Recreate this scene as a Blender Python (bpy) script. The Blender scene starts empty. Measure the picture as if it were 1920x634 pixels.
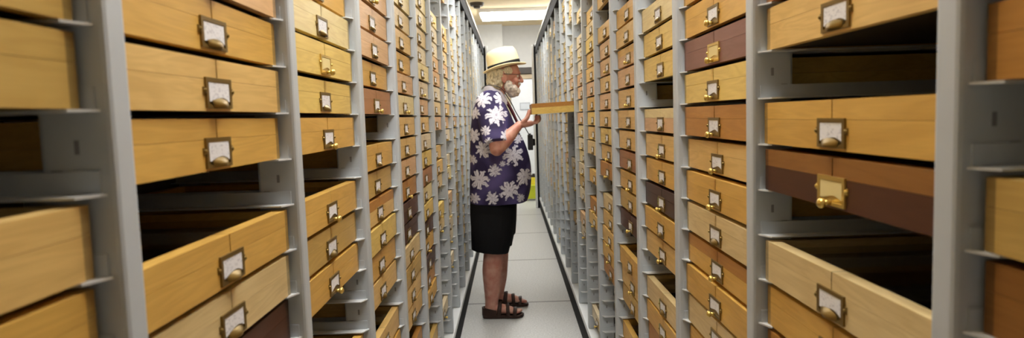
import bpy, bmesh, math, random
from mathutils import Vector, Matrix, noise
random.seed(11)
S = bpy.context.scene
COL = S.collection
PI = math.pi
H = 1.37                      # eye height
CAM_Y = 0.0

# ------------------------------------------------------------------ materials
def newmat(name):
    m = bpy.data.materials.new(name); m.use_nodes = True
    nt = m.node_tree; return m, nt, nt.nodes['Principled BSDF']

def plain(name, rgb, rough=.5, metal=0., spec=.5, bump=0., bscale=200.):
    m, nt, b = newmat(name)
    b.inputs['Roughness'].default_value = rough; b.inputs['Metallic'].default_value = metal
    b.inputs['Specular IOR Level'].default_value = spec
    n = nt.nodes.new('ShaderNodeTexNoise'); n.inputs['Scale'].default_value = 14
    tc = nt.nodes.new('ShaderNodeTexCoord'); nt.links.new(tc.outputs['Object'], n.inputs['Vector'])
    r = nt.nodes.new('ShaderNodeMix'); r.data_type = 'RGBA'
    r.inputs[6].default_value = (*[c*.94 for c in rgb], 1); r.inputs[7].default_value = (*[min(1, c*1.05) for c in rgb], 1)
    nt.links.new(n.outputs['Fac'], r.inputs[0]); nt.links.new(r.outputs[2], b.inputs['Base Color'])
    if bump:
        n2 = nt.nodes.new('ShaderNodeTexNoise'); n2.inputs['Scale'].default_value = bscale
        nt.links.new(tc.outputs['Object'], n2.inputs['Vector'])
        bp = nt.nodes.new('ShaderNodeBump'); bp.inputs['Strength'].default_value = bump; bp.inputs['Distance'].default_value = .004
        nt.links.new(n2.outputs['Fac'], bp.inputs['Height']); nt.links.new(bp.outputs['Normal'], b.inputs['Normal'])
    return m

def s2l(c): return tuple(((v/255+.055)/1.055)**2.4 if v > 10 else v/255/12.92 for v in c)

def wood(name, srgb, dark=.74, rough=.42):
    """planed board, grain running along local x"""
    rgb = s2l(srgb)
    m, nt, b = newmat(name); L = nt.links
    b.inputs['Roughness'].default_value = rough; b.inputs['Specular IOR Level'].default_value = .4
    tc = nt.nodes.new('ShaderNodeTexCoord'); oi = nt.nodes.new('ShaderNodeObjectInfo')
    ml = nt.nodes.new('ShaderNodeVectorMath'); ml.operation = 'SCALE'; ml.inputs[0].default_value = (37, 91, 53); L.new(oi.outputs['Random'], ml.inputs['Scale'])
    ad = nt.nodes.new('ShaderNodeVectorMath'); ad.operation = 'ADD'; L.new(tc.outputs['Object'], ad.inputs[0]); L.new(ml.outputs[0], ad.inputs[1])
    mp = nt.nodes.new('ShaderNodeMapping'); mp.inputs['Scale'].default_value = (3, 10, 26); L.new(ad.outputs[0], mp.inputs['Vector'])
    n1 = nt.nodes.new('ShaderNodeTexNoise'); n1.inputs['Scale'].default_value = 1.0; n1.inputs['Detail'].default_value = 3; n1.inputs['Distortion'].default_value = .8
    L.new(mp.outputs[0], n1.inputs['Vector'])
    w = nt.nodes.new('ShaderNodeMath'); w.operation = 'MULTIPLY'; w.inputs[1].default_value = 42; L.new(n1.outputs['Fac'], w.inputs[0])
    sn = nt.nodes.new('ShaderNodeMath'); sn.operation = 'SINE'; L.new(w.outputs[0], sn.inputs[0])
    mp2 = nt.nodes.new('ShaderNodeMapping'); mp2.inputs['Scale'].default_value = (14, 60, 420); L.new(ad.outputs[0], mp2.inputs['Vector'])
    n2 = nt.nodes.new('ShaderNodeTexNoise'); n2.inputs['Scale'].default_value = 1; n2.inputs['Detail'].default_value = 2; L.new(mp2.outputs[0], n2.inputs['Vector'])
    n3 = nt.nodes.new('ShaderNodeTexNoise'); n3.inputs['Scale'].default_value = 7; n3.inputs['Detail'].default_value = 1; L.new(ad.outputs[0], n3.inputs['Vector'])
    m1 = nt.nodes.new('ShaderNodeMapRange'); m1.inputs[1].default_value = -1; m1.inputs[2].default_value = 1; m1.inputs[3].default_value = .0; m1.inputs[4].default_value = .20; L.new(sn.outputs[0], m1.inputs[0])
    a1 = nt.nodes.new('ShaderNodeMath'); a1.operation = 'MULTIPLY_ADD'; a1.inputs[1].default_value = .35; L.new(n2.outputs['Fac'], a1.inputs[0]); L.new(m1.outputs[0], a1.inputs[2])
    a2 = nt.nodes.new('ShaderNodeMath'); a2.operation = 'MULTIPLY_ADD'; a2.inputs[1].default_value = .55; L.new(n3.outputs['Fac'], a2.inputs[0]); L.new(a1.outputs[0], a2.inputs[2])
    mx = nt.nodes.new('ShaderNodeMix'); mx.data_type = 'RGBA'
    mx.inputs[6].default_value = (*[min(.95, c*1.18) for c in rgb], 1)
    mx.inputs[7].default_value = (rgb[0]*dark, rgb[1]*dark*.88, rgb[2]*dark*.7, 1)
    L.new(a2.outputs[0], mx.inputs[0]); L.new(mx.outputs[2], b.inputs['Base Color'])
    return m

TONES = {   # name: sRGB of the board
 'golden': (220, 178, 92), 'honey': (228, 193, 122), 'pale cream': (238, 220, 166), 'yellow': (234, 205, 118),
 'orange brown': (188, 136, 66), 'brown': (172, 122, 78), 'dark reddish': (84, 50, 33), 'purplish brown': (140, 100, 92),
 'peach': (222, 184, 138), 'light tan': (226, 204, 152), 'deep orange': (150, 104, 50), 'dark brown': (78, 54, 44), 'olive gold': (204, 172, 98),
 'beige': (226, 214, 184), }
WOOD = {k: wood('wood_'+k.replace(' ', '_'), v) for k, v in TONES.items()}
ENDG = {k: wood('end_grain_'+k.replace(' ', '_'), tuple(c*.78 for c in v), .6) for k, v in TONES.items()}
M_metal = plain('grey_rack_paint', s2l((192, 198, 202)), .42, 0, .45)
M_shelf = plain('bracket_highlight_paint', s2l((226, 229, 230)), .3, 0, .5)  # flange colour lightened to carry the white highlights of overhead light
M_slot = plain('slot_hole', (.24, .24, .25), .8)
M_black = plain('black_rubber', (.010, .010, .011), .7, 0, .15)
M_backshade = plain('slot_shade_dark', (.05, .05, .052), .6)  # near-black colour standing in for shade deep in the open rack
M_edge = plain('light_edge_paint', s2l((228, 231, 231)), .4)
M_brass = plain('aged_brass', s2l((136, 112, 58)), .38, .7)
M_brightbrass = plain('bright_brass', s2l((226, 196, 110)), .28, .75)
M_inside = plain('unlit_tray_bottom', (.02, .016, .013), .7)  # tray bottom coloured near black for the unlit interior
M_sticker = plain('green_sticker', s2l((150, 190, 84)), .6)

def mat_card():
    m, nt, b = newmat('paper_card'); L = nt.links
    b.inputs['Roughness'].default_value = .75
    tc = nt.nodes.new('ShaderNodeTexCoord'); oi = nt.nodes.new('ShaderNodeObjectInfo')
    ad = nt.nodes.new('ShaderNodeVectorMath'); L.new(tc.outputs['Object'], ad.inputs[0]); L.new(oi.outputs['Random'], ad.inputs[1])
    mp = nt.nodes.new('ShaderNodeMapping'); mp.inputs['Scale'].default_value = (170, 10, 330); L.new(ad.outputs[0], mp.inputs[0])
    n = nt.nodes.new('ShaderNodeTexNoise'); n.inputs['Scale'].default_value = 1; n.inputs['Detail'].default_value = 1; L.new(mp.outputs[0], n.inputs[0])
    r = nt.nodes.new('ShaderNodeValToRGB'); r.color_ramp.elements[0].position = .30; r.color_ramp.elements[1].position = .46
    r.color_ramp.elements[0].color = (.62, .62, .66, 1); r.color_ramp.elements[1].color = (.86, .86, .88, 1)
    L.new(n.outputs['Fac'], r.inputs[0]); L.new(r.outputs[0], b.inputs['Base Color'])
    return m
M_card = mat_card()
M_cream = plain('cream_card', s2l((232, 214, 150)), .7)

def mat_glass():
    m, nt, b = newmat('lid_glass')
    b.inputs['Base Color'].default_value = (.95, .97, .96, 1); b.inputs['Roughness'].default_value = .05
    b.inputs['Transmission Weight'].default_value = 1; b.inputs['IOR'].default_value = 1.2
    return m
M_glass = mat_glass()

def mat_floor():
    m, nt, b = newmat('grey_floor_tile'); L = nt.links
    b.inputs['Roughness'].default_value = .38; b.inputs['Specular IOR Level'].default_value = .35
    tc = nt.nodes.new('ShaderNodeTexCoord')
    sp = nt.nodes.new('ShaderNodeSeparateXYZ'); L.new(tc.outputs['Object'], sp.inputs[0])
    a = nt.nodes.new('ShaderNodeMath'); a.operation = 'ADD'; a.inputs[1].default_value = -4.69+1.42*20; L.new(sp.outputs['Y'], a.inputs[0])
    d = nt.nodes.new('ShaderNodeMath'); d.operation = 'DIVIDE'; d.inputs[1].default_value = 1.42; L.new(a.outputs[0], d.inputs[0])
    f = nt.nodes.new('ShaderNodeMath'); f.operation = 'FRACT'; L.new(d.outputs[0], f.inputs[0])
    lt = nt.nodes.new('ShaderNodeMath'); lt.operation = 'LESS_THAN'; lt.inputs[1].default_value = .018; L.new(f.outputs[0], lt.inputs[0])
    n = nt.nodes.new('ShaderNodeTexNoise'); n.inputs['Scale'].default_value = 90; n.inputs['Detail'].default_value = 4; L.new(tc.outputs['Object'], n.inputs[0])
    r = nt.nodes.new('ShaderNodeValToRGB'); r.color_ramp.elements[0].position = .3; r.color_ramp.elements[1].position = .7
    r.color_ramp.elements[0].color = (*s2l((176, 177, 174)), 1); r.color_ramp.elements[1].color = (*s2l((208, 209, 206)), 1)
    L.new(n.outputs['Fac'], r.inputs[0])
    mx = nt.nodes.new('ShaderNodeMix'); mx.data_type = 'RGBA'; L.new(lt.outputs[0], mx.inputs[0]); L.new(r.outputs[0], mx.inputs[6]); mx.inputs[7].default_value = (*s2l((120, 120, 118)), 1)
    L.new(mx.outputs[2], b.inputs['Base Color'])
    return m
def emit(name, rgb, st):
    m, nt, b = newmat(name)
    b.inputs['Base Color'].default_value = (.9, .9, .9, 1)
    b.inputs['Emission Color'].default_value = (*rgb, 1); b.inputs['Emission Strength'].default_value = st
    return m

# ------------------------------------------------------------------ mesh helpers
class MB:
    def __init__(s): s.v = []; s.f = []; s.m = []
    def quad(s, a, b, c, d, m=0):
        i = len(s.v); s.v += [a, b, c, d]; s.f.append((i, i+1, i+2, i+3)); s.m.append(m)
    def box(s, x0, x1, y0, y1, z0, z1, m=0, fm=None):
        """fm: {face: material} with faces -x +x -y +y -z +z"""
        i = len(s.v); fm = fm or {}
        s.v += [(x0,y0,z0),(x1,y0,z0),(x1,y1,z0),(x0,y1,z0),(x0,y0,z1),(x1,y0,z1),(x1,y1,z1),(x0,y1,z1)]
        for k, q in (('-z',(0,3,2,1)),('+z',(4,5,6,7)),('-y',(0,1,5,4)),('+x',(1,2,6,5)),('+y',(2,3,7,6)),('-x',(3,0,4,7))):
            s.f.append(tuple(i+j for j in q)); s.m.append(fm.get(k, m))
    def prism(s, poly, axis, a, b, m=0):
        """poly: 2-D outline, extruded from a to b along axis (0 x, 1 y, 2 z)"""
        n = len(poly); i = len(s.v)
        for t in (a, b):
            for p in poly:
                q = [p[0], p[1]]; q.insert(axis, t); s.v.append(tuple(q))
        s.f.append(tuple(i+j for j in range(n))); s.m.append(m)
        s.f.append(tuple(i+n+j for j in reversed(range(n)))); s.m.append(m)
        for j in range(n):
            k = (j+1) % n; s.f.append((i+j, i+n+j, i+n+k, i+k)); s.m.append(m)
    def mesh(s, name, mats, bevel=0, smooth=False):
        me = bpy.data.meshes.new(name); me.from_pydata(s.v, [], s.f)
        for m in mats: me.materials.append(m)
        me.polygons.foreach_set('material_index', s.m)
        bm = bmesh.new(); bm.from_mesh(me)
        bmesh.ops.recalc_face_normals(bm, faces=bm.faces)
        if bevel:
            bmesh.ops.remove_doubles(bm, verts=bm.verts, dist=1e-6)
            es = [e for e in bm.edges if len(e.link_faces) == 2 and e.calc_face_angle(0) > .6]
            bmesh.ops.bevel(bm, geom=es, offset=bevel, segments=2, profile=.5, affect='EDGES', clamp_overlap=True)
        bm.to_mesh(me); bm.free()
        if smooth: me.polygons.foreach_set('use_smooth', [True]*len(me.polygons))
        me.update(); return me

def link(name, me, parent=None):
    o = bpy.data.objects.new(name, me); COL.objects.link(o)
    if parent: o.parent = parent
    return o
def empty(name, loc=(0, 0, 0), rz=0):
    o = bpy.data.objects.new(name, None); COL.objects.link(o); o.location = loc; o.rotation_euler = (0, 0, rz)
    o.empty_display_size = .05; return o
def tag(o, label=None, cat=None, group=None, kind=None):
    if label: o['label'] = label
    if cat: o['category'] = cat
    if group: o['group'] = group
    if kind: o['kind'] = kind
    return o

# ------------------------------------------------------------------ layout constants
PITCH = .0762
Y0, BAY, POST = .587, .4975, .034
NMAX = 18
SIDES = {-1: dict(face=.358, tip=.367, dr=.379, z0=H+.0185), 1: dict(face=.4035, tip=.4125, dr=.4245, z0=H+.0172)}
I_TOP, I_BOT = -11, 15                       # bracket rows
DW, DH, DD = .447, .0668, .428               # drawer
LIDZ = .0405
def zb(s, i): return SIDES[s]['z0'] - i*PITCH
def ypost(n): return Y0 + BAY*n

# camera pose (fitted to the photograph)
F = 1219.0; YAW, PITCHA, ROLL = -.0004, -.0807, .0328
RM = Matrix.Rotation(YAW, 3, 'Z') @ Matrix.Rotation(PITCHA, 3, 'X') @ Matrix.Rotation(ROLL, 3, 'Y')
def project(p):
    c = RM.transposed() @ (Vector(p) - Vector((0, CAM_Y, H)))
    if c.y < .02: return None
    return 960 + F*c.x/c.y, 317 - F*c.z/c.y

# ------------------------------------------------------------------ room
def room():
    fm = mat_floor()
    b = MB(); b.box(-1.6, 1.75, -2.2, 11.6, -.1, 0); tag(link('floor', b.mesh('floor', [fm])), kind='structure')
    M_ceil = plain('ceiling_paint', s2l((236, 214, 172)), .8)
    b = MB(); b.box(-1.6, 1.75, -2.2, 11.6, 2.92, 3.0); tag(link('ceiling', b.mesh('ceiling', [M_ceil])), kind='structure')
    M_wall = plain('wall_paint', s2l((214, 213, 209)), .75)
    M_wall2 = plain('pier_paint', s2l((226, 226, 222)), .75)
    for nm, a in (('wall_back', (-1.6, 1.75, 11.3, 11.4)), ('wall_front', (-1.6, 1.75, -2.2, -2.1)), ('wall_left', (-1.6, -1.5, -2.1, 11.3)), ('wall_right', (1.65, 1.75, -2.1, 11.3))):
        b = MB(); b.box(*a, 0, 2.92); tag(link(nm, b.mesh(nm, [M_wall])), kind='structure')
    b = MB(); b.box(-1.5, -.085, 11.08, 11.3, 0, 2.92); tag(link('trim_1', b.mesh('pier', [M_wall2])), kind='structure')
    # white door under a dark lintel bar
    d = tag(empty('door_1', (.45, 11.28, 0)), kind='structure')
    M_door = plain('white_door_paint', s2l((238, 240, 242)), .3)
    b = MB(); b.box(-.42, .42, -.03, .019, .004, 2.0); b.box(-.34, .34, -.036, -.03, .15, .95); b.box(-.34, .34, -.036, -.03, 1.08, 1.85)
    link('door_leaf', b.mesh('door_leaf', [M_door], .003), d)
    b = MB(); b.box(-.5, .5, -.045, .019, 2.006, 2.085); b.box(-.5, -.425, -.045, .019, .004, 2.006); b.box(.425, .5, -.045, .019, .004, 2.006)
    link('door_frame', b.mesh('door_frame', [plain('tan_frame', s2l((186, 168, 138)), .5)], .003), d)
    b = MB(); b.box(-.5, .5, -.075, .019, 2.09, 2.20)
    link('lintel_bar', b.mesh('lintel_bar', [plain('dark_bar', s2l((62, 54, 48)), .5)], .004), d)
    b = MB(); b.box(-.275, -.10, -.046, -.0365, 1.475, 1.60, 0); b.box(-.262, -.113, -.049, -.046, 1.488, 1.587, 1)
    link('door_sign', b.mesh('door_sign', [plain('sign_edge', s2l((178, 182, 186)), .4), plain('sign_face', s2l((216, 220, 224)), .4)]), d)
    b = MB(); b.box(.33, .36, -.075, -.036, 1.0, 1.03); b.box(.24, .36, -.085, -.07, 1.005, 1.025)
    link('door_handle', b.mesh('door_handle', [plain('steel', (.5, .5, .5), .3, .9)], .003), d)
    # troffers above the aisle
    M_on = emit('lit_diffuser', (1.0, .995, .985), LIGHT)
    M_fr = plain('white_fixture', (.8, .8, .8), .4)
    lab = {9.78: 'long lit ceiling panel near the far wall, seen over the man'}
    for y in (1.15, 4.0, 6.9, 9.78):
        t = empty('ceiling_light', (.215, y, 2.92))
        tag(t, lab.get(y, 'lit ceiling panel above the aisle between the drawer racks, out of the frame'), 'ceiling light', 'ceiling panels along the aisle')
        b = MB()
        for a in ((-.61, .61, -.31, -.285), (-.61, .61, .285, .31), (-.61, -.585, -.285, .285), (.585, .61, -.285, .285)): b.box(*a, -.05, -.001)
        b.box(-.585, .585, -.285, .285, -.012, -.001)
        link('frame', b.mesh('light_frame', [M_fr]), t)
        b = MB(); b.box(-.584, .584, -.284, .284, -.088, -.013)
        link('diffuser', b.mesh('diffuser', [M_on]), t)
    # round fitting on the ceiling
    bm = bmesh.new()
    bmesh.ops.create_cone(bm, cap_ends=True, segments=32, radius1=.085, radius2=.10, depth=.04, matrix=Matrix.Translation((0, 0, -.0205)))
    bmesh.ops.create_cone(bm, cap_ends=True, segments=24, radius1=.04, radius2=.05, depth=.03, matrix=Matrix.Translation((0, 0, -.054)))
    me = bpy.data.meshes.new('ceiling_detector'); bm.to_mesh(me); bm.free(); me.materials.append(plain('dark_plastic', s2l((70, 58, 44)), .5))
    o = link('ceiling_detector', me); o.location = (-.40, 8.98, 2.92)
    tag(o, 'small dark round fitting on the ceiling beside the long lit panel', 'ceiling fitting')

# ------------------------------------------------------------------ racks
def bracket_mesh(side, s):
    """angle bracket on one side (+1/-1 along y) of a post; local: x outward from aisle (0 at the tip), y from post face, z 0 = shelf top"""
    b = MB(); t = .0024; L = .452; w = .027
    poly = [(0, 0), (.012, w), (L, w), (L, 0)]
    b.prism([(x*s, y*side) for x, y in poly], 2, -t, 0)
    lo, hi = sorted((0, t*side))
    xs = sorted((.004*s, L*s)); b.box(xs[0], xs[1], lo, hi, 0, .021, m=1)
    return b

def rack(s):
    d = SIDES[s]; X = lambda v: s*v
    root = empty('drawer_rack', (s*(d['face']+.24), 4.6, 0))
    tag(root, 'grey steel drawer rack %s, upright posts and shelf brackets' % ('behind the man\'s back' if s < 0 else 'that the man faces'), 'drawer rack', 'steel racks lining the aisle')
    off = -root.location
    def put(name, b, mats, parent=None, bevel=0, loc=None):
        o = link(name, b.mesh(name, mats, bevel), parent or root)
        o.location = loc if loc is not None else off
        return o
    f = d['face']; deep = f+.47
    def bx(b, x0, x1, *a, **k):
        x0, x1 = sorted((s*x0, s*x1)); b.box(x0, x1, *a, **k)
    # ---- posts
    pm = MB()
    bx(pm, 0, .068, 0, POST, 0, 2.27-.165)
    pm.v = [(x, y, z+.165) for x, y, z in pm.v]
    post_me = None
    def make_post_mesh():
        me = pm.mesh('post', [M_metal, M_slot, M_shelf], .005)
        bm = bmesh.new(); bm.from_mesh(me)
        e = MB()
        bx(e, .395, .455, 0, POST, .165, 2.27)                     # rear upright
        for i in range(I_TOP, I_BOT+1):
            z = zb(s, i)
            if z+.05 > 2.25: continue
            for sd in (-.0004, POST-.0006):
                bx(e, .031, .0355, sd, sd+.001, z+.036, z+.049, m=1)
                bx(e, .018, .022, sd, sd+.001, z+.014, z+.018, m=1)
                bx(e, .048, .058, sd, sd+.001, z+.018, z+.022, m=1)
        me2 = e.mesh('x', [])
        bm.from_mesh(me2); bm.to_mesh(me); bm.free(); bpy.data.meshes.remove(me2)
        return me
    post_me = make_post_mesh()
    posts = {}
    for n in range(-1, NMAX+1):
        o = link('post', post_me, root); o.location = off + Vector((s*f, ypost(n), 0)); posts[n] = o
    # ---- brackets
    bme = {sd: bracket_mesh(sd, s).mesh('bracket', [M_shelf, M_metal]) for sd in (-1, 1)}
    cand = []
    for n in range(-1, NMAX+1):
        for i in range(I_TOP, I_BOT+1):
            for sd in (-1, 1):
                if (n == -1 and sd < 0) or (n == NMAX and sd > 0): continue
                y = ypost(n) + (POST+.0002 if sd > 0 else -.0002)
                p = project((s*d['tip'], y+sd*.01, zb(s, i)))
                vis = p is not None and -15 < p[0] < 1935 and -5 < p[1] < 639
                cand.append((not vis, y if sd < 0 else y+.3, n, i, sd, y))
    cand.sort()
    rest = MB()
    for k, (nv, _, n, i, sd, y) in enumerate(cand):
        if k < 100 and not nv:
            o = link('bracket', bme[sd], posts[n]); o.location = (s*(d['tip']-f), y-ypost(n), zb(s, i))
        else:
            q = bracket_mesh(sd, s); i0 = len(rest.v)
            rest.v += [(x+s*d['tip'], yy+y, z+zb(s, i)) for x, yy, z in q.v]
            rest.f += [tuple(i0+j for j in fc) for fc in q.f]; rest.m += q.m
    o = put('bracket', rest, [M_shelf, M_metal]); o['kind'] = 'stuff'
    # ---- base, top, added dark backing
    ya, ye = ypost(-1), ypost(NMAX)+POST
    b = MB(); bx(b, f-.004, deep, ya, ye, .002, .130); put('plinth', b, [M_black], bevel=.002)['label'] = 'black rubber-faced plinth'
    b = MB(); bx(b, f-.006, deep, ya, ye, .131, .164); put('base_channel', b, [M_edge], bevel=.002)
    b = MB(); bx(b, f-.004, deep, ya, ye, 2.271, 2.375); put('top_fascia', b, [M_black], bevel=.002)['label'] = 'black fascia'
    b = MB(); bx(b, f-.012, deep, ya, ye, 2.3755, 2.402); put('top_cap', b, [M_edge], bevel=.002)
    b = MB(); bx(b, deep-.008, deep, ya, ye, .165, 2.27); put('shade_backing', b, [M_backshade])  # added sheet, coloured dark as the shade behind empty slots
    b = MB(); bx(b, f+.005, deep, ye+.0005, ye+.03, .002, 2.402); put('end_panel', b, [M_metal], bevel=.002)
    b = MB(); bx(b, f-.030, f+.0045, ye+.0005, ye+.03, .002, 2.402); put('end_trim', b, [M_black], bevel=.002)['label'] = 'black edge strip'
    b = MB(); bx(b, f-.062, f-.0305, ye+.004, ye+.03, .002, 2.402); put('end_edge', b, [M_edge], bevel=.002)

# ------------------------------------------------------------------ drawers
W2 = DW/2
def drawer_meshes():
    out = {}
    b = MB(); T = .012                                      # box: front, two sides showing end grain, back, bottom
    b.box(-W2+T, W2-T, 0, .014, 0, LIDZ-.0004)
    b.box(-W2, -W2+T, 0, DD, 0, LIDZ-.0004, 0, {'-y': 1}); b.box(W2-T, W2, 0, DD, 0, LIDZ-.0004, 0, {'-y': 1})
    b.box(-W2+T, W2-T, DD-.012, DD, 0, LIDZ-.0004)
    b.box(-W2+T, W2-T, .014, DD-.012, .002, .006, 2)
    out['box'] = b.mesh('drawer_box', [WOOD['golden'], ENDG['golden'], M_inside])
    b = MB(); z0, z1 = LIDZ, DH
    g = .0016
    b.box(-W2+T, -g, 0, .020, z0, z1); b.box(g, W2-T, 0, .020, z0, z1); b.box(-g, g, .0008, .020, z0, z1, 1)   # scored centre mark
    b.box(-W2, -W2+T, 0, DD, z0, z1, 0, {'-y': 1}); b.box(W2-T, W2, 0, DD, z0, z1, 0, {'-y': 1})
    b.box(-W2+T, W2-T, DD-.02, DD, z0, z1)
    out['lid'] = b.mesh('drawer_lid', [WOOD['golden'], ENDG['golden']])
    b = MB(); b.box(-W2+T, W2-T, .020, DD-.02, z0+.012, z0+.0145); out['glass'] = b.mesh('lid_glass', [M_glass])
    # brass label holder, 72 x 39 mm
    b = MB(); hx, h0, h1 = .036, .0035, .0425; y = -.0028
    b.box(-hx, hx, y, -.0001, h1-.0055, h1); b.box(-hx, -hx+.0065, y, -.0001, h0, h1-.0055); b.box(hx-.0065, hx, y, -.0001, h0, h1-.0055)
    b.box(-hx+.0065, hx-.0065, y, -.0001, h0, h0+.0045)
    b.box(-hx+.0065, hx-.0065, -.0010, -.0001, h0+.0045, h1-.0055)
    for e in (-1, 1): b.box(*sorted((e*hx, e*(hx+.0055))), -.0016, -.0001, .021, .030)
    out['holder'] = b.mesh('label_holder', [M_brass])
    bm = bmesh.new(); bm.from_mesh(out['holder'])
    for e in (-1, 1):
        bmesh.ops.create_uvsphere(bm, u_segments=8, v_segments=6, radius=.0028, matrix=Matrix.Translation((e*(hx+.003), -.0022, .0255)))
    bm.to_mesh(out['holder']); bm.free()
    # card: lower edge cut in a curve
    b = MB(); xs = [-.0292+.0584*k/12 for k in range(13)]
    pts = [(x, h0+.0085+.0055*max(0, math.sin((k/12)**1.5*PI))) for k, x in enumerate(xs)] + [(.0292, h1-.006), (-.0292, h1-.006)]
    b.prism(pts, 1, -.0022, -.0014)
    out['card'] = b.mesh('card', [M_card])
    # cup pull below the card, and a small knob version
    b = MB(); n = 12; rows = []
    for j in range(6):
        a = j/5
        rows.append([((-1+2*k/n)*(.0225-.0035*a*a), -.0034-.0075*math.sin(a*PI*.62)*max(0, math.sin(PI*k/n)), .0048+(.0085+.0035*math.sin(PI*k/n))*(1-a)) for k in range(n+1)])
    back = [[(x, -.0029, z) for x, y, z in r] for r in rows]
    for j in range(5):
        for k in range(n):
            b.quad(rows[j][k], rows[j][k+1], rows[j+1][k+1], rows[j+1][k]); b.quad(back[j][k], back[j+1][k], back[j+1][k+1], back[j][k+1])
    me = b.mesh('pull', [M_brass], 0, True)
    out['pull'] = me
    bm = bmesh.new()
    bmesh.ops.create_cone(bm, cap_ends=True, segments=10, radius1=.0035, radius2=.0035, depth=.009, matrix=Matrix.Translation((0, -.0068, .0075)) @ Matrix.Rotation(PI/2, 4, 'X'))
    bmesh.ops.create_uvsphere(bm, u_segments=14, v_segments=10, radius=.0068, matrix=Matrix.Translation((0, -.0145, .0072)) @ Matrix.Diagonal((1.15, .8, 1, 1)))
    me = bpy.data.meshes.new('knob'); bm.to_mesh(me); bm.free(); me.materials.append(M_brightbrass)
    me.polygons.foreach_set('use_smooth', [True]*len(me.polygons)); out['knob'] = me
    b = MB(); b.box(-.050, -.037, -.0008, -.0001, .014, .036); out['sticker'] = b.mesh('sticker', [M_sticker])
    return out

def far_drawer(b, tones, mi, xf):
    """simple small drawer appended to MB b, xf maps local point to world"""
    bx, lid = tones
    q = MB()
    q.box(-W2, W2, 0, DD, 0, LIDZ-.0004, mi[bx]); q.box(-W2, W2, 0, DD, LIDZ, DH, mi[lid])
    q.box(-.036, .036, -.003, -.0001, .0035, .0425, mi['brass']); q.box(-.029, .029, -.0036, -.003, .014, .037, mi['card'])
    q.box(-.006, .006, -.014, -.003, .003, .012, mi['bright'])
    i0 = len(b.v); b.v += [tuple(xf @ Vector(p)) for p in q.v]; b.f += [tuple(i0+j for j in f) for f in q.f]; b.m += q.m

G, T_, P, Y, O, B, D, V, K, LT, DO, DB, OG, BE = ('golden', 'honey', 'pale cream', 'yellow', 'orange brown', 'brown', 'dark reddish', 'purplish brown', 'peach', 'light tan', 'deep orange', 'dark brown', 'olive gold', 'beige')
E = None
# (side, bay): {row: tone or (box, lid) or None for an empty slot}
KNOWN = {
 (-1, 0): {-1: OG, 0: OG, 1: E, 2: T_, 3: G},
 (-1, 1): {-2: K, -1: G, 0: T_, 1: G, 2: E, 3: G, 4: LT, 5: D},
 (-1, 2): {-3: G, -2: P, -1: Y, 0: Y, 1: G, 2: E, 3: G, 4: OG, 5: G, 6: E, 7: E, 8: G},
 (-1, 3): {-5: K, -4: K, -3: K, -2: K, -1: G, 0: B, 1: E, 2: G, 3: OG, 4: (T_, O), 5: Y, 6: G, 7: T_, 8: E, 9: T_, 10: G},
 (-1, 4): {-6: LT, -5: P, -4: LT, -3: T_, -2: G, -1: K, 0: P, 1: T_, 2: T_, 3: K, 4: O, 5: D, 6: D, 7: LT, 8: OG, 9: T_, 10: T_, 11: E, 12: O},
 (-1, 5): {-6: P, -5: P, -4: LT, -3: BE, -2: P, -1: BE, 0: K, 1: T_, 2: BE, 3: Y, 4: B, 5: P, 6: Y, 7: D, 8: G, 9: DB, 10: O, 11: G, 12: E, 13: E},
 (-1, 6): {-6: P, -5: BE, -4: BE, -3: K, -2: K, -1: BE, 0: LT, 1: K, 2: E, 3: T_, 4: T_, 5: LT, 6: E, 7: Y, 8: LT, 9: E, 10: E, 11: E, 12: E, 13: E},
 (1, 0): {-1: O, 0: O, 1: E, 2: OG, 3: DO},
 (1, 1): {-2: B, -1: T_, 0: E, 1: G, 2: (D, DO), 3: E, 4: LT, 5: G, 6: O},
 (1, 2): {-3: G, -2: G, -1: V, 0: Y, 1: O, 2: T_, 3: G, 4: LT, 5: (G, O), 6: G, 7: LT, 8: G},
 (1, 3): {-4: E, -3: P, -2: Y, -1: Y, 0: E, 1: (K, P), 2: T_, 3: G, 4: DB, 5: G, 6: T_, 7: E, 8: LT, 9: G, 10: O},
 (1, 4): {-5: E, -4: G, -3: T_, -2: (K, G), -1: K, 0: T_, 1: T_, 2: T_, 3: B, 4: G, 5: OG, 6: D, 7: E, 8: G, 9: T_, 10: OG, 11: E, 12: G},
 (1, 5): {-7: E, -6: T_, -5: E, -4: T_, -3: K, -2: K, -1: T_, 0: K, 1: T_, 2: Y, 3: T_, 4: O, 5: E, 6: LT, 7: T_, 8: T_, 9: G, 10: O, 11: E, 12: E},
 (1, 6): {-6: T_, -5: LT, -4: Y, -3: G, -2: T_, -1: K, 0: G, 1: Y, 2: T_, 3: LT, 4: E, 5: G, 6: E, 7: O, 8: T_, 9: E, 10: E},
 (1, 8): {0: (Y, O), 1: E, 2: E, 3: E, 4: E},
}
CREAM = {(1, 1, 2), (-1, 2, -1), (1, 2, -1)}      # cream card in a bright holder
GREEN = {(1, 3, r) for r in (2, 3, 4, 6, 8, 9)}
KNOB = {(1, 1, 2), (-1, 2, -1), (-1, 2, 1), (-1, 2, 5), (1, 2, -1), (1, 2, 0), (1, 2, 1), (1, 2, 3), (1, 2, 5), (1, 2, 6), (-1, 2, 3)}
ORD = 'first second third fourth fifth sixth seventh eighth ninth tenth eleventh twelfth thirteenth fourteenth fifteenth sixteenth seventeenth eighteenth nineteenth twentieth'.split() + \
      ['twenty-first', 'twenty-second', 'twenty-third', 'twenty-fourth', 'twenty-fifth', 'twenty-sixth', 'twenty-seventh']

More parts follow.
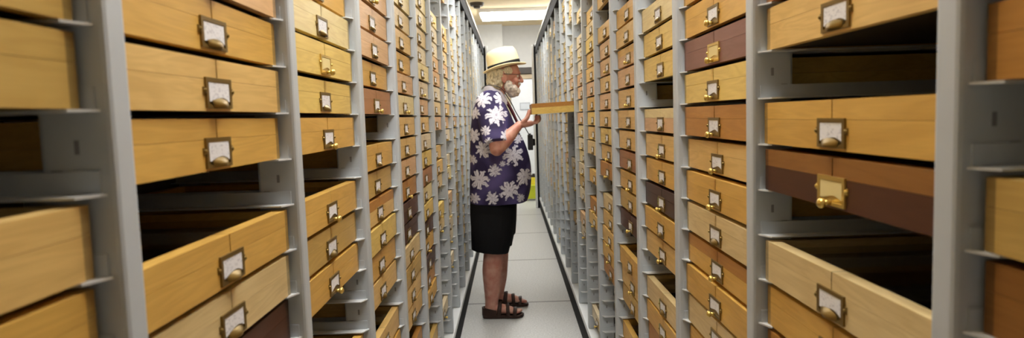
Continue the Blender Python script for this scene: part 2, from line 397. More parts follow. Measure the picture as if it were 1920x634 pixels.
def drawers():
    rnd = random.Random(5)
    far = [P, LT, LT, BE, BE, BE, BE, T_, K, OG, P, BE]  # mostly pale boards, lightened further for the brighter light down the aisle
    near = [G, G, T_, Y, LT, K, O, OG]
    slots = []
    for s in (-1, 1):
        for n in range(0, NMAX+1):
            for i in range(I_TOP+1, I_BOT+1):
                if n == 0 and not (-6 <= i <= 8): continue
                k = KNOWN.get((s, n), {})
                if i in k: t = k[i]
                else:
                    pe = .08
                    if n >= 5 and i >= 11: pe = .8
                    elif n >= 5 and i <= -7: pe = .6
                    elif n >= 7 and i >= 8: pe = .3
                    t = None if rnd.random() < pe else rnd.choice(far if n >= 5 else near)
                if t is None: continue
                slots.append((s, n, i, t if isinstance(t, tuple) else (t, t)))
    have = {(s, n, i) for s, n, i, t in slots}
    def rect(s, n, i):
        yc = ypost(n-1)+POST+(BAY-POST)/2; x = s*SIDES[s]['dr']; z = zb(s, i)
        ps = [project((x, max(.05, y), zz)) for y in (yc-W2, yc+W2) for zz in (z, z+DH)]
        if any(p is None for p in ps): return 0
        us = [max(0, min(1920, p[0])) for p in ps]; vs = [max(0, min(634, p[1])) for p in ps]
        return (max(us)-min(us))*(max(vs)-min(vs)) if max(us) > min(us) else 0
    scored = []
    for sl in slots:
        a = rect(*sl[:3])
        if sl[:3] == (1, 8, 0): a = 1e6
        scored.append((a, sl))
    # whole columns from the near end, as long as the count stays within 300
    by = {}
    for a, sl in scored:
        if a > 25: by.setdefault((sl[1], sl[0]), []).append((a, sl))
    single = {(1, 8, 0): next((a, sl) for a, sl in scored if sl[:3] == (1, 8, 0))}
    for c in sorted(by):
        if len(single)+len(by[c]) > 300: break
        for a, sl in by[c]: single[sl[:3]] = (a, sl)
    # labels ------------------------------------------------------------
    labels = {}
    cols = {}
    for k in single: cols.setdefault(k[:2], []).append(k)
    tn = {sl[:3]: sl[3] for _, sl in scored}
    def tone(k):
        b, l = tn[k]
        return b if b == l else {(D, DO): 'dark orange-lidded', (T_, O): 'honey orange-lidded', (G, O): 'golden orange-lidded', (K, P): 'peach cream-lidded', (K, G): 'peach golden-lidded', (Y, O): 'yellow orange-lidded'}[(b, l)]
    BOLD = {D, DB, V, DO, O, 'dark orange-lidded', 'honey orange-lidded', 'golden orange-lidded', 'peach golden-lidded', 'peach cream-lidded'}
    for c, ks in cols.items():
        s, n = c; ks.sort(key=lambda k: k[2])
        vis_empty = [i for i in range(I_TOP+1, I_BOT+1) if (s, n, i) not in have and rect(s, n, i) > 25]
        where = 'behind the man' if s < 0 else 'the man faces'
        tail = ', %s column along the rack %s' % (ORD[n], where)
        for j, k in enumerate(ks):
            t = tone(k); i = k[2]
            same = [q for q in ks if tone(q) == t]
            opts = []
            if len(same) == 1 and len(ks) > 2 and t in BOLD: opts.append('the only %s drawer' % t)
            if i+1 in vis_empty and len([q for q in same if q[2]+1 in vis_empty]) == 1: opts.append('%s drawer above an empty slot' % t)
            if i-1 in vis_empty and len([q for q in same if q[2]-1 in vis_empty]) == 1: opts.append('%s drawer below an empty slot' % t)
            if len(same) > 1 and j > 0 and tone(ks[j-1]) != t and len([q for q in same if ks.index(q) > 0 and tone(ks[ks.index(q)-1]) == tone(ks[j-1])]) == 1 and i-1 == ks[j-1][2]:
                if tone(ks[j-1]) in BOLD: opts.append('%s drawer beneath the %s one' % (t, tone(ks[j-1])))
            opts.append('%s drawer %s from the top' % (t, ORD[j]) if j else '%s drawer topmost in view' % t)
            labels[k] = opts[0] + tail
    labels[(1, 8, 0)] = 'pulled-out orange-sided wooden drawer held in the man\'s hands'
    for k, v in {
      (1, 1, 1): 'golden drawer sandwiched between an empty slot and the orange-lidded dark drawer, rack man faces',
      (1, 1, 2): 'dark red-brown drawer with deep orange lid and bright brass cream-card holder',
      (1, 1, 4): 'big pale drawer under the lower empty slot, second column along the rack man faces',
      (1, 2, -1): 'purplish brown drawer with bright brass label frame, third column along the rack man faces',
      (-1, 2, -1): 'yellow drawer with brass frame and yellow card, third column along rack behind the man',
    }.items(): labels[k] = v
    # build -------------------------------------------------------------
    ME = drawer_meshes()
    matlist = list(TONES); mi = {k: j for j, k in enumerate(matlist)}
    mi['brass'] = len(matlist); mi['card'] = mi['brass']+1; mi['bright'] = mi['card']+1
    lump = MB(); mats = [WOOD[k] for k in matlist] + [M_brass, M_card, M_brightbrass]
    # small drawers: one shared mesh with object-linked woods
    sm = MB(); far_drawer(sm, ('a', 'b'), {'a': 0, 'b': 1, 'brass': 2, 'card': 3, 'bright': 4}, Matrix.Identity(4))
    SM = sm.mesh('small_drawer', [WOOD[G], WOOD[G], M_brass, M_card, M_brightbrass])
    def setmat(o, **kw):
        for k, m in kw.items():
            sl = o.material_slots[int(k[1:])]; sl.link = 'OBJECT'; sl.material = m
    seam = 0
    for s, n, i, (tb, tl) in slots:
        yc = ypost(n-1)+POST+(BAY-POST)/2
        pull = rnd.uniform(-.004, .006); dy = rnd.uniform(-.002, .002); rz = rnd.uniform(-.006, .006)
        loc = Vector((s*(SIDES[s]['dr']+pull), yc+dy, zb(s, i)+.0006)); ang = (PI/2 if s < 0 else -PI/2)
        k = (s, n, i)
        if k not in single:
            far_drawer(lump, (tb, tl), mi, Matrix.Translation(loc) @ Matrix.Rotation(ang, 4, 'Z')); continue
        area = single[k][0]
        group = 'wooden drawers in the rack behind the man' if s < 0 else 'wooden drawers in the rack the man faces'
        if area < 420 and k != (1, 8, 0):
            o = link('wooden_drawer', SM); setmat(o, s0=WOOD[tb], s1=WOOD[tl])
            o.location = loc; o.rotation_euler = (0, 0, ang+rz); tag(o, labels[k], 'drawer', group); continue
        r = empty('wooden_drawer', loc, ang+rz); tag(r, labels[k], 'drawer', group)
        if k == (1, 8, 0):
            r.location = (.141, yc, zb(s, i)+.0006-.27*math.sin(math.radians(2.1))); r.rotation_euler = (0, math.radians(0), ang)
            r.rotation_mode = 'XYZ'; r.rotation_euler = (math.radians(2.1), 0, ang)
        o = link('box', ME['box'], r); setmat(o, s0=WOOD[tb], s1=ENDG[tb])
        l = link('lid', ME['lid'], r); setmat(l, s0=WOOD[tl], s1=ENDG[tl])
        link('glass', ME['glass'], l)
        if tb != tl: l['label'] = tl + ' lid'
        h = link('label_holder', ME['holder'], r)
        c = link('card', ME['card'], h)
        if k in CREAM:
            setmat(h, s0=M_brightbrass); setmat(c, s0=M_cream)
        kn = k in KNOB or (n >= 2 and rnd.random() < .3)
        link('knob' if kn else 'pull', ME['knob' if kn else 'pull'], h)
        if k in GREEN: link('sticker', ME['sticker'], r)['label'] = 'green sticker beside the card'
    o = link('wooden_drawer_rows', lump.mesh('wooden_drawer_rows', mats))
    tag(o, 'the many small far wooden drawers filling the distant ends of both racks', 'drawers', kind='stuff')

LIGHT = 20.5
room()
for sd_ in (-1, 1): rack(sd_)
drawers()

# ------------------------------------------------------------------ the man
def catmull(P, n=6):
    P = [tuple(p) for p in P]; Q = [P[0]] + P + [P[-1]]; out = []
    for i in range(1, len(Q)-2):
        for k in range(n):
            t = k/n
            out.append(tuple(.5*(2*b + (c-a)*t + (2*a-5*b+4*c-d)*t*t + (3*b-a-3*c+d)*t**3) for a, b, c, d in zip(Q[i-1], Q[i], Q[i+1], Q[i+2])))
    out.append(P[-1]); return out

def loft(b, path, ref=(0, 1, 0), nseg=20, n=6, cap=True):
    """path: (x, y, z, ra, rb): rb along ref, ra across it; rounded ends"""
    pts = catmull(path, n); ref = Vector(ref); rings = []
    def ring(c, d, ra, rb):
        v = (ref - d*ref.dot(d)).normalized(); u = v.cross(d)
        return [c + u*(ra*math.cos(2*PI*k/nseg)) + v*(rb*math.sin(2*PI*k/nseg)) for k in range(nseg)]
    N = len(pts)
    for j, p in enumerate(pts):
        c = Vector(p[:3]); d = (Vector(pts[min(N-1, j+1)][:3]) - Vector(pts[max(0, j-1)][:3])).normalized()
        r = min(p[3], p[4])
        if j == 0 and cap:
            for t in (85, 60, 30): rings.append(ring(c - d*(r*math.sin(math.radians(t))), d, p[3]*math.cos(math.radians(t)), p[4]*math.cos(math.radians(t))))
        rings.append(ring(c, d, p[3], p[4]))
        if j == N-1 and cap:
            for t in (30, 60, 85): rings.append(ring(c + d*(r*math.sin(math.radians(t))), d, p[3]*math.cos(math.radians(t)), p[4]*math.cos(math.radians(t))))
    i0 = len(b.v)
    for r in rings: b.v += [tuple(v) for v in r]
    for j in range(len(rings)-1):
        for k in range(nseg):
            k2 = (k+1) % nseg; q = (i0+j*nseg+k, i0+j*nseg+k2, i0+(j+1)*nseg+k2, i0+(j+1)*nseg+k); b.f.append(q); b.m.append(0)
    b.f.append(tuple(i0+k for k in reversed(range(nseg)))); b.m.append(0)
    b.f.append(tuple(i0+(len(rings)-1)*nseg+k for k in range(nseg))); b.m.append(0)

def ell(b, c, r, rot=None, nu=20, nv=12):
    i0 = len(b.v); c = Vector(c)
    for j in range(nv+1):
        t = PI*(j+.001)/(nv+.002)
        for k in range(nu):
            v = Vector((r[0]*math.sin(t)*math.cos(2*PI*k/nu), r[1]*math.sin(t)*math.sin(2*PI*k/nu), r[2]*math.cos(t)))
            b.v.append(tuple(c + (rot @ v if rot else v)))
    for j in range(nv):
        for k in range(nu):
            k2 = (k+1) % nu; b.f.append((i0+j*nu+k, i0+(j+1)*nu+k, i0+(j+1)*nu+k2, i0+j*nu+k2)); b.m.append(0)
    b.f.append(tuple(i0+k for k in range(nu))); b.f.append(tuple(i0+nv*nu+k for k in reversed(range(nu)))); b.m += [0, 0]

def rings(b, rows, nseg=40, pw=2.3):
    """horizontal super-ellipse rings: (z, xback, xfront, yc, hw)"""
    rows = catmull(rows, 5); i0 = len(b.v)
    for z, xb, xf, yc, hw in rows:
        cx, a = (xb+xf)/2, (xf-xb)/2
        for k in range(nseg):
            t = 2*PI*k/nseg; ct, st = math.cos(t), math.sin(t)
            b.v.append((cx + a*math.copysign(abs(ct)**(2/pw), ct), yc + hw*math.copysign(abs(st)**(2/pw), st), z))
    for j in range(len(rows)-1):
        for k in range(nseg):
            k2 = (k+1) % nseg; b.f.append((i0+j*nseg+k, i0+j*nseg+k2, i0+(j+1)*nseg+k2, i0+(j+1)*nseg+k)); b.m.append(0)
    b.f.append(tuple(i0+k for k in reversed(range(nseg)))); b.f.append(tuple(i0+(len(rows)-1)*nseg+k for k in range(nseg))); b.m += [0, 0]

def fuse(name, b, mat, voxel, smooth=4, root=None, displace=None):
    """one continuous skin over the overlapping volumes of b"""
    me = b.mesh(name, [mat]); o = bpy.data.objects.new('tmp', me); COL.objects.link(o)
    r = o.modifiers.new('r', 'REMESH'); r.mode = 'VOXEL'; r.voxel_size = voxel
    if smooth:
        sm = o.modifiers.new('s', 'SMOOTH'); sm.factor = .5; sm.iterations = smooth
    dg = bpy.context.evaluated_depsgraph_get(); dg.update()
    me2 = bpy.data.meshes.new_from_object(o.evaluated_get(dg)); me2.name = name
    bpy.data.objects.remove(o); bpy.data.meshes.remove(me)
    if displace:
        me2.update(); nr = [v.normal.copy() for v in me2.vertices]
        for v, q in zip(me2.vertices, nr): v.co = v.co + q*displace(v.co)
    if not me2.materials: me2.materials.append(mat)
    me2.materials[0] = mat
    me2.polygons.foreach_set('use_smooth', [True]*len(me2.polygons))
    return me2

def mat_skin():
    m, nt, b = newmat('skin'); L = nt.links
    b.inputs['Roughness'].default_value = .5; b.inputs['Subsurface Weight'].default_value = .12; b.inputs['Subsurface Radius'].default_value = (.012, .005, .003)
    tc = nt.nodes.new('ShaderNodeTexCoord'); n = nt.nodes.new('ShaderNodeTexNoise'); n.inputs['Scale'].default_value = 22; n.inputs['Detail'].default_value = 3
    L.new(tc.outputs['Object'], n.inputs[0])
    r = nt.nodes.new('ShaderNodeValToRGB'); r.color_ramp.elements[0].position = .35; r.color_ramp.elements[1].position = .68
    r.color_ramp.elements[0].color = (*s2l((206, 156, 136)), 1); r.color_ramp.elements[1].color = (*s2l((188, 122, 106)), 1)
    L.new(n.outputs['Fac'], r.inputs[0]); L.new(r.outputs[0], b.inputs['Base Color']); return m

def mat_hair(name, c):
    m, nt, b = newmat(name); L = nt.links; b.inputs['Roughness'].default_value = .6
    tc = nt.nodes.new('ShaderNodeTexCoord'); mp = nt.nodes.new('ShaderNodeMapping'); mp.inputs['Scale'].default_value = (90, 90, 28); L.new(tc.outputs['Object'], mp.inputs[0])
    n = nt.nodes.new('ShaderNodeTexNoise'); n.inputs['Scale'].default_value = 1; n.inputs['Detail'].default_value = 4; n.inputs['Distortion'].default_value = 1.2; L.new(mp.outputs[0], n.inputs[0])
    r = nt.nodes.new('ShaderNodeValToRGB'); r.color_ramp.elements[0].position = .3; r.color_ramp.elements[1].position = .65
    r.color_ramp.elements[0].color = (*s2l(tuple(v*.72 for v in c)), 1); r.color_ramp.elements[1].color = (*s2l(c), 1)
    L.new(n.outputs['Fac'], r.inputs[0]); L.new(r.outputs[0], b.inputs['Base Color'])
    bp = nt.nodes.new('ShaderNodeBump'); bp.inputs['Strength'].default_value = .7; bp.inputs['Distance'].default_value = .006; L.new(n.outputs['Fac'], bp.inputs['Height']); L.new(bp.outputs[0], b.inputs['Normal'])
    return m

PY = 4.48
def man():
    root = empty('person', (-.12, PY, 0))
    tag(root, 'white-bearded person in straw hat, floral shirt and black shorts, holding a drawer', 'person')
    def put(name, me, parent=root, label=None):
        me.transform(Matrix.Translation(-Vector((-.12, PY, 0)))); o = link(name, me, parent)
        if label: o['label'] = label
        return o
    skin = mat_skin()
    # ---------------- body: torso, legs, feet, arms, hands, neck, head as one surface
    b = MB()
    rings(b, [(.70, -.25, .0, PY, .15), (.82, -.265, .03, PY, .165), (1.0, -.26, .08, PY, .175), (1.15, -.255, .07, PY, .175), (1.3, -.245, .02, PY, .175), (1.42, -.225, -.04, PY, .16), (1.48, -.19, -.06, PY, .12), (1.52, -.15, -.05, PY, .07)])
    legs = ((4.365, 0), (4.625, .038))
    for y, dx in legs:
        loft(b, [(-.135+dx*.3, (y+PY)/2, .80, .115, .10), (-.14+dx*.7, y, .62, .095, .09), (-.142+dx, y, .47, .068, .064), (-.155+dx, y, .33, .068, .062), (-.158+dx, y, .22, .060, .055), (-.166+dx, y, .12, .046, .042), (-.170+dx, y, .075, .044, .040)])
        loft(b, [(-.195+dx, y, .052, .030, .034), (-.13+dx, y, .062, .036, .038), (-.06+dx, y, .052, .028, .042), (-.01+dx, y, .040, .018, .044)], nseg=16)
        for q, (tx, ty, tr) in enumerate(((.030, .026 if y > PY else .026, .0125), (.027, .009, .010), (.020, -.006, .0095), (.010, -.020, .009), (-.001, -.033, .0085))):
            sg = 1 if y < PY else -1
            loft(b, [(-.015+dx, y+sg*ty*.9, .040, tr, tr), (tx+dx, y+sg*ty, .036, tr, tr)], nseg=10, n=3)
    # arms
    R = dict(sh=(-.135, 4.305, 1.455), el=(-.092, 4.150, 1.165), wr=(.058, 4.235, 1.311))
    Lm = dict(sh=(-.125, 4.655, 1.455), el=(-.065, 4.665, 1.165), wr=(.058, 4.447, 1.311))
    for A, sg in ((R, -1), (Lm, 1)):
        sh, el, wr = (Vector(A[k]) for k in ('sh', 'el', 'wr'))
        mid = sh.lerp(el, .5)
        loft(b, [(*sh, .058, .058), (*mid, .052, .052), (*el, .045, .045)])
        m1, m2 = el.lerp(wr, .3), el.lerp(wr, .7)
        loft(b, [(*el, .043, .043), (*m1, .047, .045), (*m2, .037, .036), (*wr, .026, .031)])
        hy = wr.y
        # palm, tilted up towards the drawer
        loft(b, [(wr.x, hy, wr.z, .019, .028), (wr.x+.038, hy-.002*sg, wr.z+.005, .021, .038), (wr.x+.078, hy-.003*sg, wr.z+.010, .0185, .040)], nseg=16)
        for q in range(4):
            y = hy + (-.031+.0205*q)*(-sg) - .003*sg
            Ln = (.060, .070, .066, .050)[q]
            x0, z0 = wr.x+.074, wr.z+.012
            loft(b, [(x0, y, z0, .0088, .0092), (x0+Ln*.52, y, z0+.001, .0098, .0096), (x0+Ln*.86, y, z0+.018, .0094, .0092), (x0+Ln*.84, y, z0+.044, .0082, .0084)], nseg=10, n=3)
        ty = hy + .038*sg if False else hy - .0
        tb = hy + sg*.030
        loft(b, [(wr.x+.022, hy+sg*.018, wr.z+.018, .014, .014), (wr.x+.050, tb+sg*.010, wr.z+.040, .0118, .012), (wr.x+.066, tb+sg*.014, wr.z+.074, .0098, .0105), (wr.x+.0695, tb+sg*.012, wr.z+.094, .0080, .009)], nseg=12, n=4)
    # neck and head
    hc = Vector((-.022, PY, 1.634)); RT = Matrix.Rotation(math.radians(7), 3, 'Y')
    def hp(x, y, z): return tuple(hc + RT @ Vector((x, y, z)))
    loft(b, [(-.115, PY, 1.47, .062, .062), (-.085, PY, 1.54, .056, .058), (-.055, PY, 1.60, .056, .060)])
    ell(b, hp(-.004, 0, .03), (.100, .076, .098), RT)
    ell(b, hp(.038, 0, -.035), (.056, .056, .070), RT)
    ell(b, hp(.058, 0, -.078), (.036, .040, .030), RT)
    ell(b, hp(.078, 0, .040), (.022, .054, .020), RT)                      # brow
    loft(b, [hp(.090, 0, .026)+(.009, .010), hp(.104, 0, .006)+(.012, .012), hp(.113, 0, -.012)+(.013, .015)], nseg=12, n=4)   # nose
    for e in (-1, 1):
        ell(b, hp(.100, e*.012, -.016), (.010, .010, .008), RT)
        ell(b, hp(.070, e*.038, -.014), (.024, .022, .022), RT)            # cheek
        ell(b, hp(-.008, e*.080, -.006), (.021, .008, .033), RT @ Matrix.Rotation(math.radians(-e*14), 3, 'Z'))   # ear
        ell(b, hp(-.004, e*.083, -.030), (.011, .007, .012), RT)
    ell(b, hp(.092, 0, -.046), (.012, .026, .008), RT)                     # lips
    ell(b, hp(.088, 0, -.058), (.011, .022, .007), RT)
    put('body', fuse('body', b, skin, .0036, 3))
    white, dark = plain('eye_white', (.8, .8, .78), .2), plain('iris', (.08, .1, .12), .2)
    for e in (-1, 1):
        b = MB(); ell(b, hp(.0765, e*.030, .018), (.0125, .0125, .0125)); n0 = len(b.f); ell(b, hp(.0835, e*.030, .018), (.0062, .006, .006))
        for k in range(n0, len(b.f)): b.m[k] = 1
        put('eye', b.mesh('eye', [white, dark], 0, True))
    # ---------------- hair and beard
    dsp = lambda sc, am: (lambda p: am*noise.noise(p*sc) + am*.6*noise.noise(p*sc*2.3+Vector((5, 1, 2))))
    b = MB()
    ell(b, hp(-.052, 0, .012), (.078, .088, .085), RT); ell(b, hp(-.080, 0, -.030), (.050, .080, .060), RT); ell(b, hp(-.082, 0, -.062), (.040, .066, .040), RT)
    for e in (-1, 1):
        ell(b, hp(-.045, e*.066, -.012), (.040, .026, .062), RT); ell(b, hp(.010, e*.068, .044), (.035, .014, .030), RT); ell(b, hp(-.055, e*.056, -.055), (.036, .030, .034), RT)
    put('hair', fuse('hair', b, mat_hair('pale_hair', (228, 214, 178)), .0042, 2, None, dsp(46, .006)), label='pale blond-white hair reaching the collar')
    b = MB()
    ell(b, hp(.068, 0, -.086), (.042, .044, .036), RT); ell(b, hp(.040, 0, -.072), (.046, .060, .034), RT)
    ell(b, hp(.055, 0, -.108), (.032, .034, .022), RT)
    for e in (-1, 1):
        ell(b, hp(.024, e*.052, -.052), (.030, .021, .038), RT); ell(b, hp(.060, e*.040, -.066), (.028, .020, .026), RT)
        ell(b, hp(.096, e*.016, -.037), (.012, .020, .009), RT @ Matrix.Rotation(math.radians(e*22), 3, 'X'))
    put('beard', fuse('beard', b, mat_hair('white_beard', (244, 236, 224)), .0040, 2, None, dsp(60, .004)), label='full white beard')
    # ---------------- glasses
    b = MB()
    for e in (-1, 1):
        q = [hp(.094+.0*k, e*.034+.023*math.cos(2*PI*k/20), .018+.017*math.sin(2*PI*k/20)) for k in range(21)]
        loft(b, [p+(.0016, .0016) for p in q], ref=(1, 0, 0), nseg=6, n=1)
        loft(b, [hp(.093, e*.057, .024)+(.0018, .0028), hp(.04, e*.078, .024)+(.0018, .0028), hp(-.012, e*.088, .020)+(.0018, .0028)], nseg=6, n=4)
    loft(b, [hp(.094, -.012, .022)+(.0016, .0016), hp(.097, 0, .025)+(.0016, .0016), hp(.094, .012, .022)+(.0016, .0016)], ref=(1, 0, 0), nseg=6, n=3)
    put('glasses', b.mesh('glasses', [plain('dark_frame', (.03, .012, .010), .3)], 0, True))
    # ---------------- hat
    HT = Matrix.Translation(hc + Vector((-.004, 0, .066))) @ Matrix.Rotation(math.radians(-13), 4, 'Y')
    def revolve(b, prof, rx, ry, n=48, dz=None, m=0):
        i0 = len(b.v)
        for r, z in prof:
            for k in range(n):
                t = 2*PI*k/n; x, y = rx(r)*math.cos(t), ry(r)*math.sin(t)
                b.v.append(tuple(HT @ Vector((x, y, z + (dz(r, t) if dz else 0)))))
        for j in range(len(prof)-1):
            for k in range(n):
                k2 = (k+1) % n; b.f.append((i0+j*n+k, i0+j*n+k2, i0+(j+1)*n+k2, i0+(j+1)*n+k)); b.m.append(m)
        return i0
    straw = plain('straw', s2l((246, 230, 184)), .6, 0, .3, .35, 420)
    b = MB()
    prof = [(.100, .003), (.150, -.004), (.154, -.001), (.152, .003), (.104, .009), (.103, .035), (.101, .07), (.097, .103), (.084, .128), (.058, .139), (.025, .137), (.001, .134), (.001, .130), (.05, .133), (.085, .112), (.098, .05), (.100, .003)]
    brimdz = lambda r, t: (.020*(abs(math.sin(t))**2) - .006*math.cos(t))*max(0, (r-.10)/.06) - (.012*math.exp(-(math.sin(t)*r/.03)**2) if r < .06 else 0)
    revolve(b, prof, lambda r: r*1.08 if r < .12 else r*.985, lambda r: r*.90 if r < .12 else r*.88, dz=brimdz)
    hat = put('hat', b.mesh('hat', [straw], 0, True), label='cream straw hat with black band')
    b = MB(); revolve(b, [(.1042, .012), (.1062, .012), (.1056, .036), (.1034, .036), (.1042, .012)], lambda r: r*1.08, lambda r: r*.905)
    me = b.mesh('hat_band', [M_black], 0, True); me.transform(Matrix.Translation(-Vector((-.12, PY, 0)))); link('hat_band', me, hat)
    # ---------------- shorts
    b = MB()
    rings(b, [(.56, -.292, .012, PY, .20), (.66, -.298, .022, PY, .198), (.76, -.298, .028, PY, .192), (.86, -.290, .035, PY, .185)])
    for y, dx in legs:
        loft(b, [(-.138+dx*.3, (y*2+PY)/3, .70, .150, .120), (-.150+dx*.5, y, .58, .142, .118), (-.163+dx*.6, y, .485, .130, .112), (-.166+dx*.6, y, .462, .128, .110)], nseg=28, cap=False)
    put('shorts', fuse('shorts', b, plain('black_cotton', (.006, .006, .007), .8, 0, .2), .006, 3), label='black knee-length shorts')
    # ---------------- shirt
    b = MB()
    rings(b, [(.785, -.296, .100, PY, .208), (.86, -.296, .122, PY, .212), (.96, -.292, .134, PY, .212), (1.06, -.286, .130, PY, .210), (1.18, -.280, .098, PY, .206), (1.30, -.272, .040, PY, .203), (1.40, -.258, -.002, PY, .195), (1.47, -.232, -.036, PY, .165), (1.52, -.195, -.046, PY, .110), (1.55, -.165, -.052, PY, .075)])
    for A in (R, Lm):
        sh, el = Vector(A['sh']), Vector(A['el']); d = (el-sh).normalized()
        e = sh.lerp(el, .90)
        loft(b, [(*(sh+Vector((0, (PY-sh.y)*.3, .012))), .088, .075), (*sh, .090, .076), (*sh.lerp(el, .45), .088, .080), (*e, .080, .082)], nseg=28, cap=False)
    sm, snt, sb = newmat('floral_cotton'); at = snt.nodes.new('ShaderNodeAttribute'); at.attribute_name = 'print'
    sb.inputs['Roughness'].default_value = .75; sb.inputs['Specular IOR Level'].default_value = .25
    snt.links.new(at.outputs['Color'], sb.inputs['Base Color'])
    me = fuse('shirt', b, sm, .0045, 4, None, lambda p: .0035*noise.noise(Vector((p.x*9, p.y*9, p.z*5))))
    FL = [(-.088, 1.382, .074), (-.158, 1.286, .034), (-.182, 1.157, .060), (.012, 1.112, .072), (-.111, 1.018, .046), (-.216, .955, .070), (-.021, .880, .070), (.082, .965, .062), (-.135, .835, .048),
          (-.245, 1.25, .050), (-.172, 1.485, .058), (-.06, 1.495, .045), (-.262, 1.09, .036), (-.255, .83, .04), (-.03, 1.25, .04), (-.235, 1.40, .045), (.05, 1.22, .035), (-.14, 1.215, .028), (.055, .825, .03), (-.06, 1.06, .022)]
    rnd = random.Random(3); FL = [(x, z, r, rnd.uniform(0, 6), rnd.choice((7, 8, 8))) for x, z, r in FL]
    ca = me.color_attributes.new('print', 'FLOAT_COLOR', 'POINT')
    navy, violet, pet, pet2 = (Vector(s2l(c)) for c in ((46, 38, 74), (104, 94, 150), (232, 230, 238), (176, 172, 192)))  # violet holds the brighter tone of lit cloth, mottled in at random
    for v in me.vertices:
        x, y, z = v.co; far = y > PY
        if far: x, z = x+.06, z-.045
        k = .5+.5*noise.noise(v.co*7)
        c = navy.lerp(violet, max(0, min(1, (k-.42)*2.2)))
        for fx, fz, r, a0, n in FL:
            dx, dz = x-fx, z-fz; rr = math.hypot(dx, dz)
            if rr < r:
                t = math.atan2(dz, dx)+a0+.35*noise.noise(Vector((dx*40, dz*40, fx*9)))
                pt = abs(math.cos(t*n/2)); lim = r*(.30+.70*pt**.8)
                if rr < lim*(1+.35*noise.noise(Vector((x*55, z*55, 1)))):
                    vein = abs(math.cos(t*n/2)) > .985 or rr < r*.10
                    c = pet2 if vein else pet.lerp(pet2, .5*(1-pt))
                    break
        ca.data[v.index].color = (*c, 1)
    shirt = put('shirt', me, label='navy violet shirt with large white flowers')
    # collar wings
    for e in (-1, 1):
        b = MB()
        loft(b, [(-.165, PY+e*.030, 1.555, .006, .030), (-.125, PY+e*.072, 1.553, .007, .026), (-.070, PY+e*.066, 1.528, .008, .026), (-.036, PY+e*.040, 1.485, .007, .028), (-.022, PY+e*.034, 1.455, .005, .012)], ref=(0, .2*e, -1), nseg=12)
        cm = plain('collar_cotton', s2l((206, 202, 212)), .75) if e < 0 else bpy.data.materials['collar_cotton']
        put('collar', b.mesh('collar', [cm], 0, True), label='pale printed collar')
    b = MB(); loft(b, [(-.050, PY, 1.535, .010, .030), (-.028, PY, 1.485, .011, .034), (.008, PY, 1.42, .011, .036), (.036, PY, 1.355, .010, .040), (.066, PY, 1.285, .008, .040)], nseg=16)
    put('necktie', b.mesh('necktie', [plain('maroon_cloth', s2l((86, 22, 34)), .7)], 0, True), label='maroon necktie')
    # ---------------- sandals
    brown = plain('brown_leather', s2l((56, 36, 28)), .5, 0, .3, .2, 120)
    for y, dx in legs:
        sg = 1 if y < PY else -1
        out = [(-.232, -.012), (-.222, -.034), (-.17, -.042), (-.09, -.043), (-.03, -.052), (.015, -.050), (.040, -.026), (.052, .010), (.044, .034), (.01, .045), (-.05, .042), (-.12, .037), (-.19, .038), (-.224, .026)]
        b = MB(); b.prism([(x+dx, y+sg*q) for x, q in out], 2, .002, .022)
        s_ = put('sandal', b.mesh('sole', [brown], .004))
        off = -Vector((-.12, PY, 0))
        def strap(path, nm='strap', ra=.004):
            b = MB(); loft(b, [(x+dx, y+sg*q, z, ra, w_) for x, q, z, w_ in path], ref=(1, 0, .15), nseg=10, n=5)
            me = b.mesh(nm, [brown], 0, True); me.transform(Matrix.Translation(off)); link(nm, me, s_)
        strap([(-.012, -.052, .020, .014), (-.010, -.046, .048, .014), (-.008, -.01, .064, .014), (-.010, .030, .055, .014), (-.012, .047, .020, .014)])
        strap([(-.055, -.048, .020, .013), (-.058, -.044, .060, .013), (-.060, 0, .088, .013), (-.058, .040, .066, .013), (-.055, .046, .020, .013)])
        strap([(-.120, -.042, .020, .016), (-.115, -.044, .070, .015), (-.108, 0, .106, .013), (-.115, .044, .070, .015), (-.120, .040, .020, .016)])
        b = MB()                                            # heel counter
        n = 16; pl = [(-.135-.092*math.sin(PI*k/n)-.0, -.044*math.cos(PI*k/n)) for k in range(n+1)]
        for k in range(n):
            (xa, qa), (xb, qb) = pl[k], pl[k+1]
            za, zb_ = .060+.016*math.sin(PI*k/n), .060+.016*math.sin(PI*(k+1)/n)
            o = 1.09
            A = lambda x, q, z: (x+dx, y+sg*q, z)
            O = lambda x, q, z: (-.135+(x+.135)*o+dx, y+sg*q*o, z)
            b.quad(A(xa, qa, .018), A(xb, qb, .018), A(xb, qb, zb_), A(xa, qa, za)); b.quad(O(xa, qa, .018), O(xb, qb, .018), O(xb, qb, zb_), O(xa, qa, za)); b.quad(A(xa, qa, za), A(xb, qb, zb_), O(xb, qb, zb_), O(xa, qa, za))
        me = b.mesh('heel_counter', [brown], 0, True); me.transform(Matrix.Translation(off)); link('heel_counter', me, s_)
    # ---------------- small black camera on a strap
    t = empty('pocket_camera', (.120, PY-.03, 1.150)); tag(t, 'small black camera hanging on a neck strap against the man\'s chest', 'camera')
    b = MB(); b.box(-.004, .030, -.055, .055, -.012, .092); b.box(.0, .02, -.03, .03, .092, .100)
    link('camera_body', b.mesh('camera_body', [plain('black_plastic', (.012, .012, .013), .4)], .005), t)
    bm = bmesh.new(); bmesh.ops.create_cone(bm, cap_ends=True, segments=28, radius1=.026, radius2=.024, depth=.018, matrix=Matrix.Translation((.037, 0, .040)) @ Matrix.Rotation(PI/2, 4, 'Y'))
    me = bpy.data.meshes.new('lens'); bm.to_mesh(me); bm.free(); me.materials.append(plain('lens_black', (.02, .02, .022), .2)); link('lens', me, t)
    b = MB()
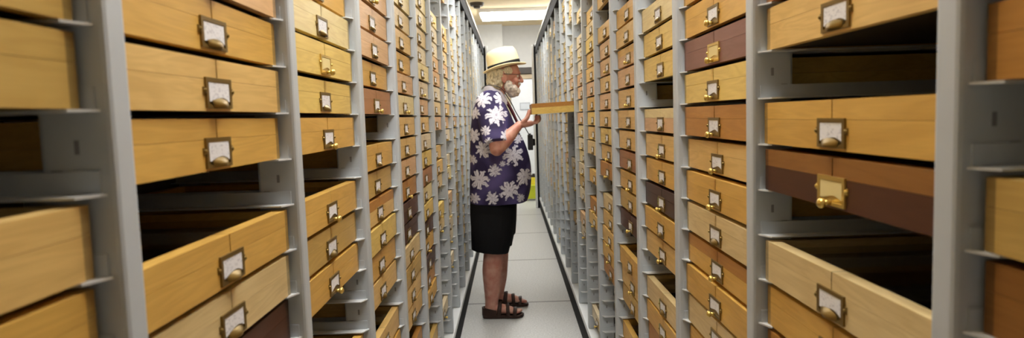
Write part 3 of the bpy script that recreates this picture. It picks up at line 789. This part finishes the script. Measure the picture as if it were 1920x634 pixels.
    for e in (-1, 1):
        p = [(.125, PY-.03+e*.050, 1.243), (.085, PY-.015+e*.064, 1.32), (.040, PY+e*.074, 1.40), (.002, PY+e*.080, 1.48), (-.055, PY+e*.098, 1.560), (-.125, PY+e*.100, 1.584), (-.172, PY+e*.066, 1.574), (-.186, PY, 1.564)]
        loft(b, [(*q, .0025, .007) for q in p], nseg=8, n=6)
    me = b.mesh('strap', [bpy.data.materials['black_plastic']], 0, True); me.transform(Matrix.Translation(-Vector((.120, PY-.03, 1.150)))); link('strap', me, t)

def bucket():
    t = empty('cleaning_bucket', (.30, 10.55, 0)); tag(t, 'yellow-green plastic bucket with dark handle on the floor before the white door', 'bucket')
    yl = plain('yellow_green_plastic', s2l((208, 214, 40)), .4)
    b = MB()
    def frus(b, x0, x1, y0, y1, z0, X0, X1, Y0_, Y1_, z1):
        i = len(b.v); b.v += [(x0,y0,z0),(x1,y0,z0),(x1,y1,z0),(x0,y1,z0),(X0,Y0_,z1),(X1,Y0_,z1),(X1,Y1_,z1),(X0,Y1_,z1)]
        for q in ((0,3,2,1),(4,5,6,7),(0,1,5,4),(1,2,6,5),(2,3,7,6),(3,0,4,7)): b.f.append(tuple(i+j for j in q)); b.m.append(0)
    frus(b, -.12, .12, -.11, .11, .03, -.155, .155, -.14, .14, .24); b.box(-.165, .165, -.15, .15, .24, .258)
    tub = link('tub', b.mesh('tub', [yl], .008), t)
    for x in (-.09, .09):
        for y in (-.08, .08):
            bm = bmesh.new(); bmesh.ops.create_uvsphere(bm, u_segments=12, v_segments=8, radius=.0148, matrix=Matrix.Translation((x, y, .015)))
            me = bpy.data.meshes.new('caster'); bm.to_mesh(me); bm.free(); me.materials.append(M_black); link('caster', me, t)
    b = MB(); frus(b, -.045, .10, -.09, .09, .259, -.03, .09, -.08, .08, .37)
    link('wringer', b.mesh('wringer', [plain('yellow_plastic', s2l((226, 206, 52)), .4)], .006), t)
    b = MB(); b.box(.03, .085, -.04, .04, .371, .43); b.box(-.01, .03, -.03, .03, .371, .41)
    link('handle', b.mesh('handle', [plain('dark_handle', s2l((52, 44, 36)), .5)], .006), t)
man(); bucket()


# ------------------------------------------------------------------ camera, world, view
cd = bpy.data.cameras.new('camera'); cam = bpy.data.objects.new('camera', cd); COL.objects.link(cam)
B3 = RM @ Matrix(((1, 0, 0), (0, 0, -1), (0, 1, 0)))
cam.matrix_world = Matrix.Translation((0, CAM_Y, H)) @ B3.to_4x4()
cd.sensor_width = 36; cd.lens = 36*F/1920; cd.clip_start = .02
cd.dof.use_dof = True; cd.dof.focus_distance = 2.1; cd.dof.aperture_fstop = cd.lens/1000/.0042
S.camera = cam
S.cycles.use_denoising = True
w = bpy.data.worlds.new('world'); S.world = w; w.use_nodes = True
w.node_tree.nodes['Background'].inputs[0].default_value = (.9, .95, 1, 1); w.node_tree.nodes['Background'].inputs[1].default_value = .02
S.view_settings.view_transform = 'Standard'; S.view_settings.look = 'None'; S.view_settings.gamma = 1; S.view_settings.use_curve_mapping = False
S.view_settings.exposure = 0
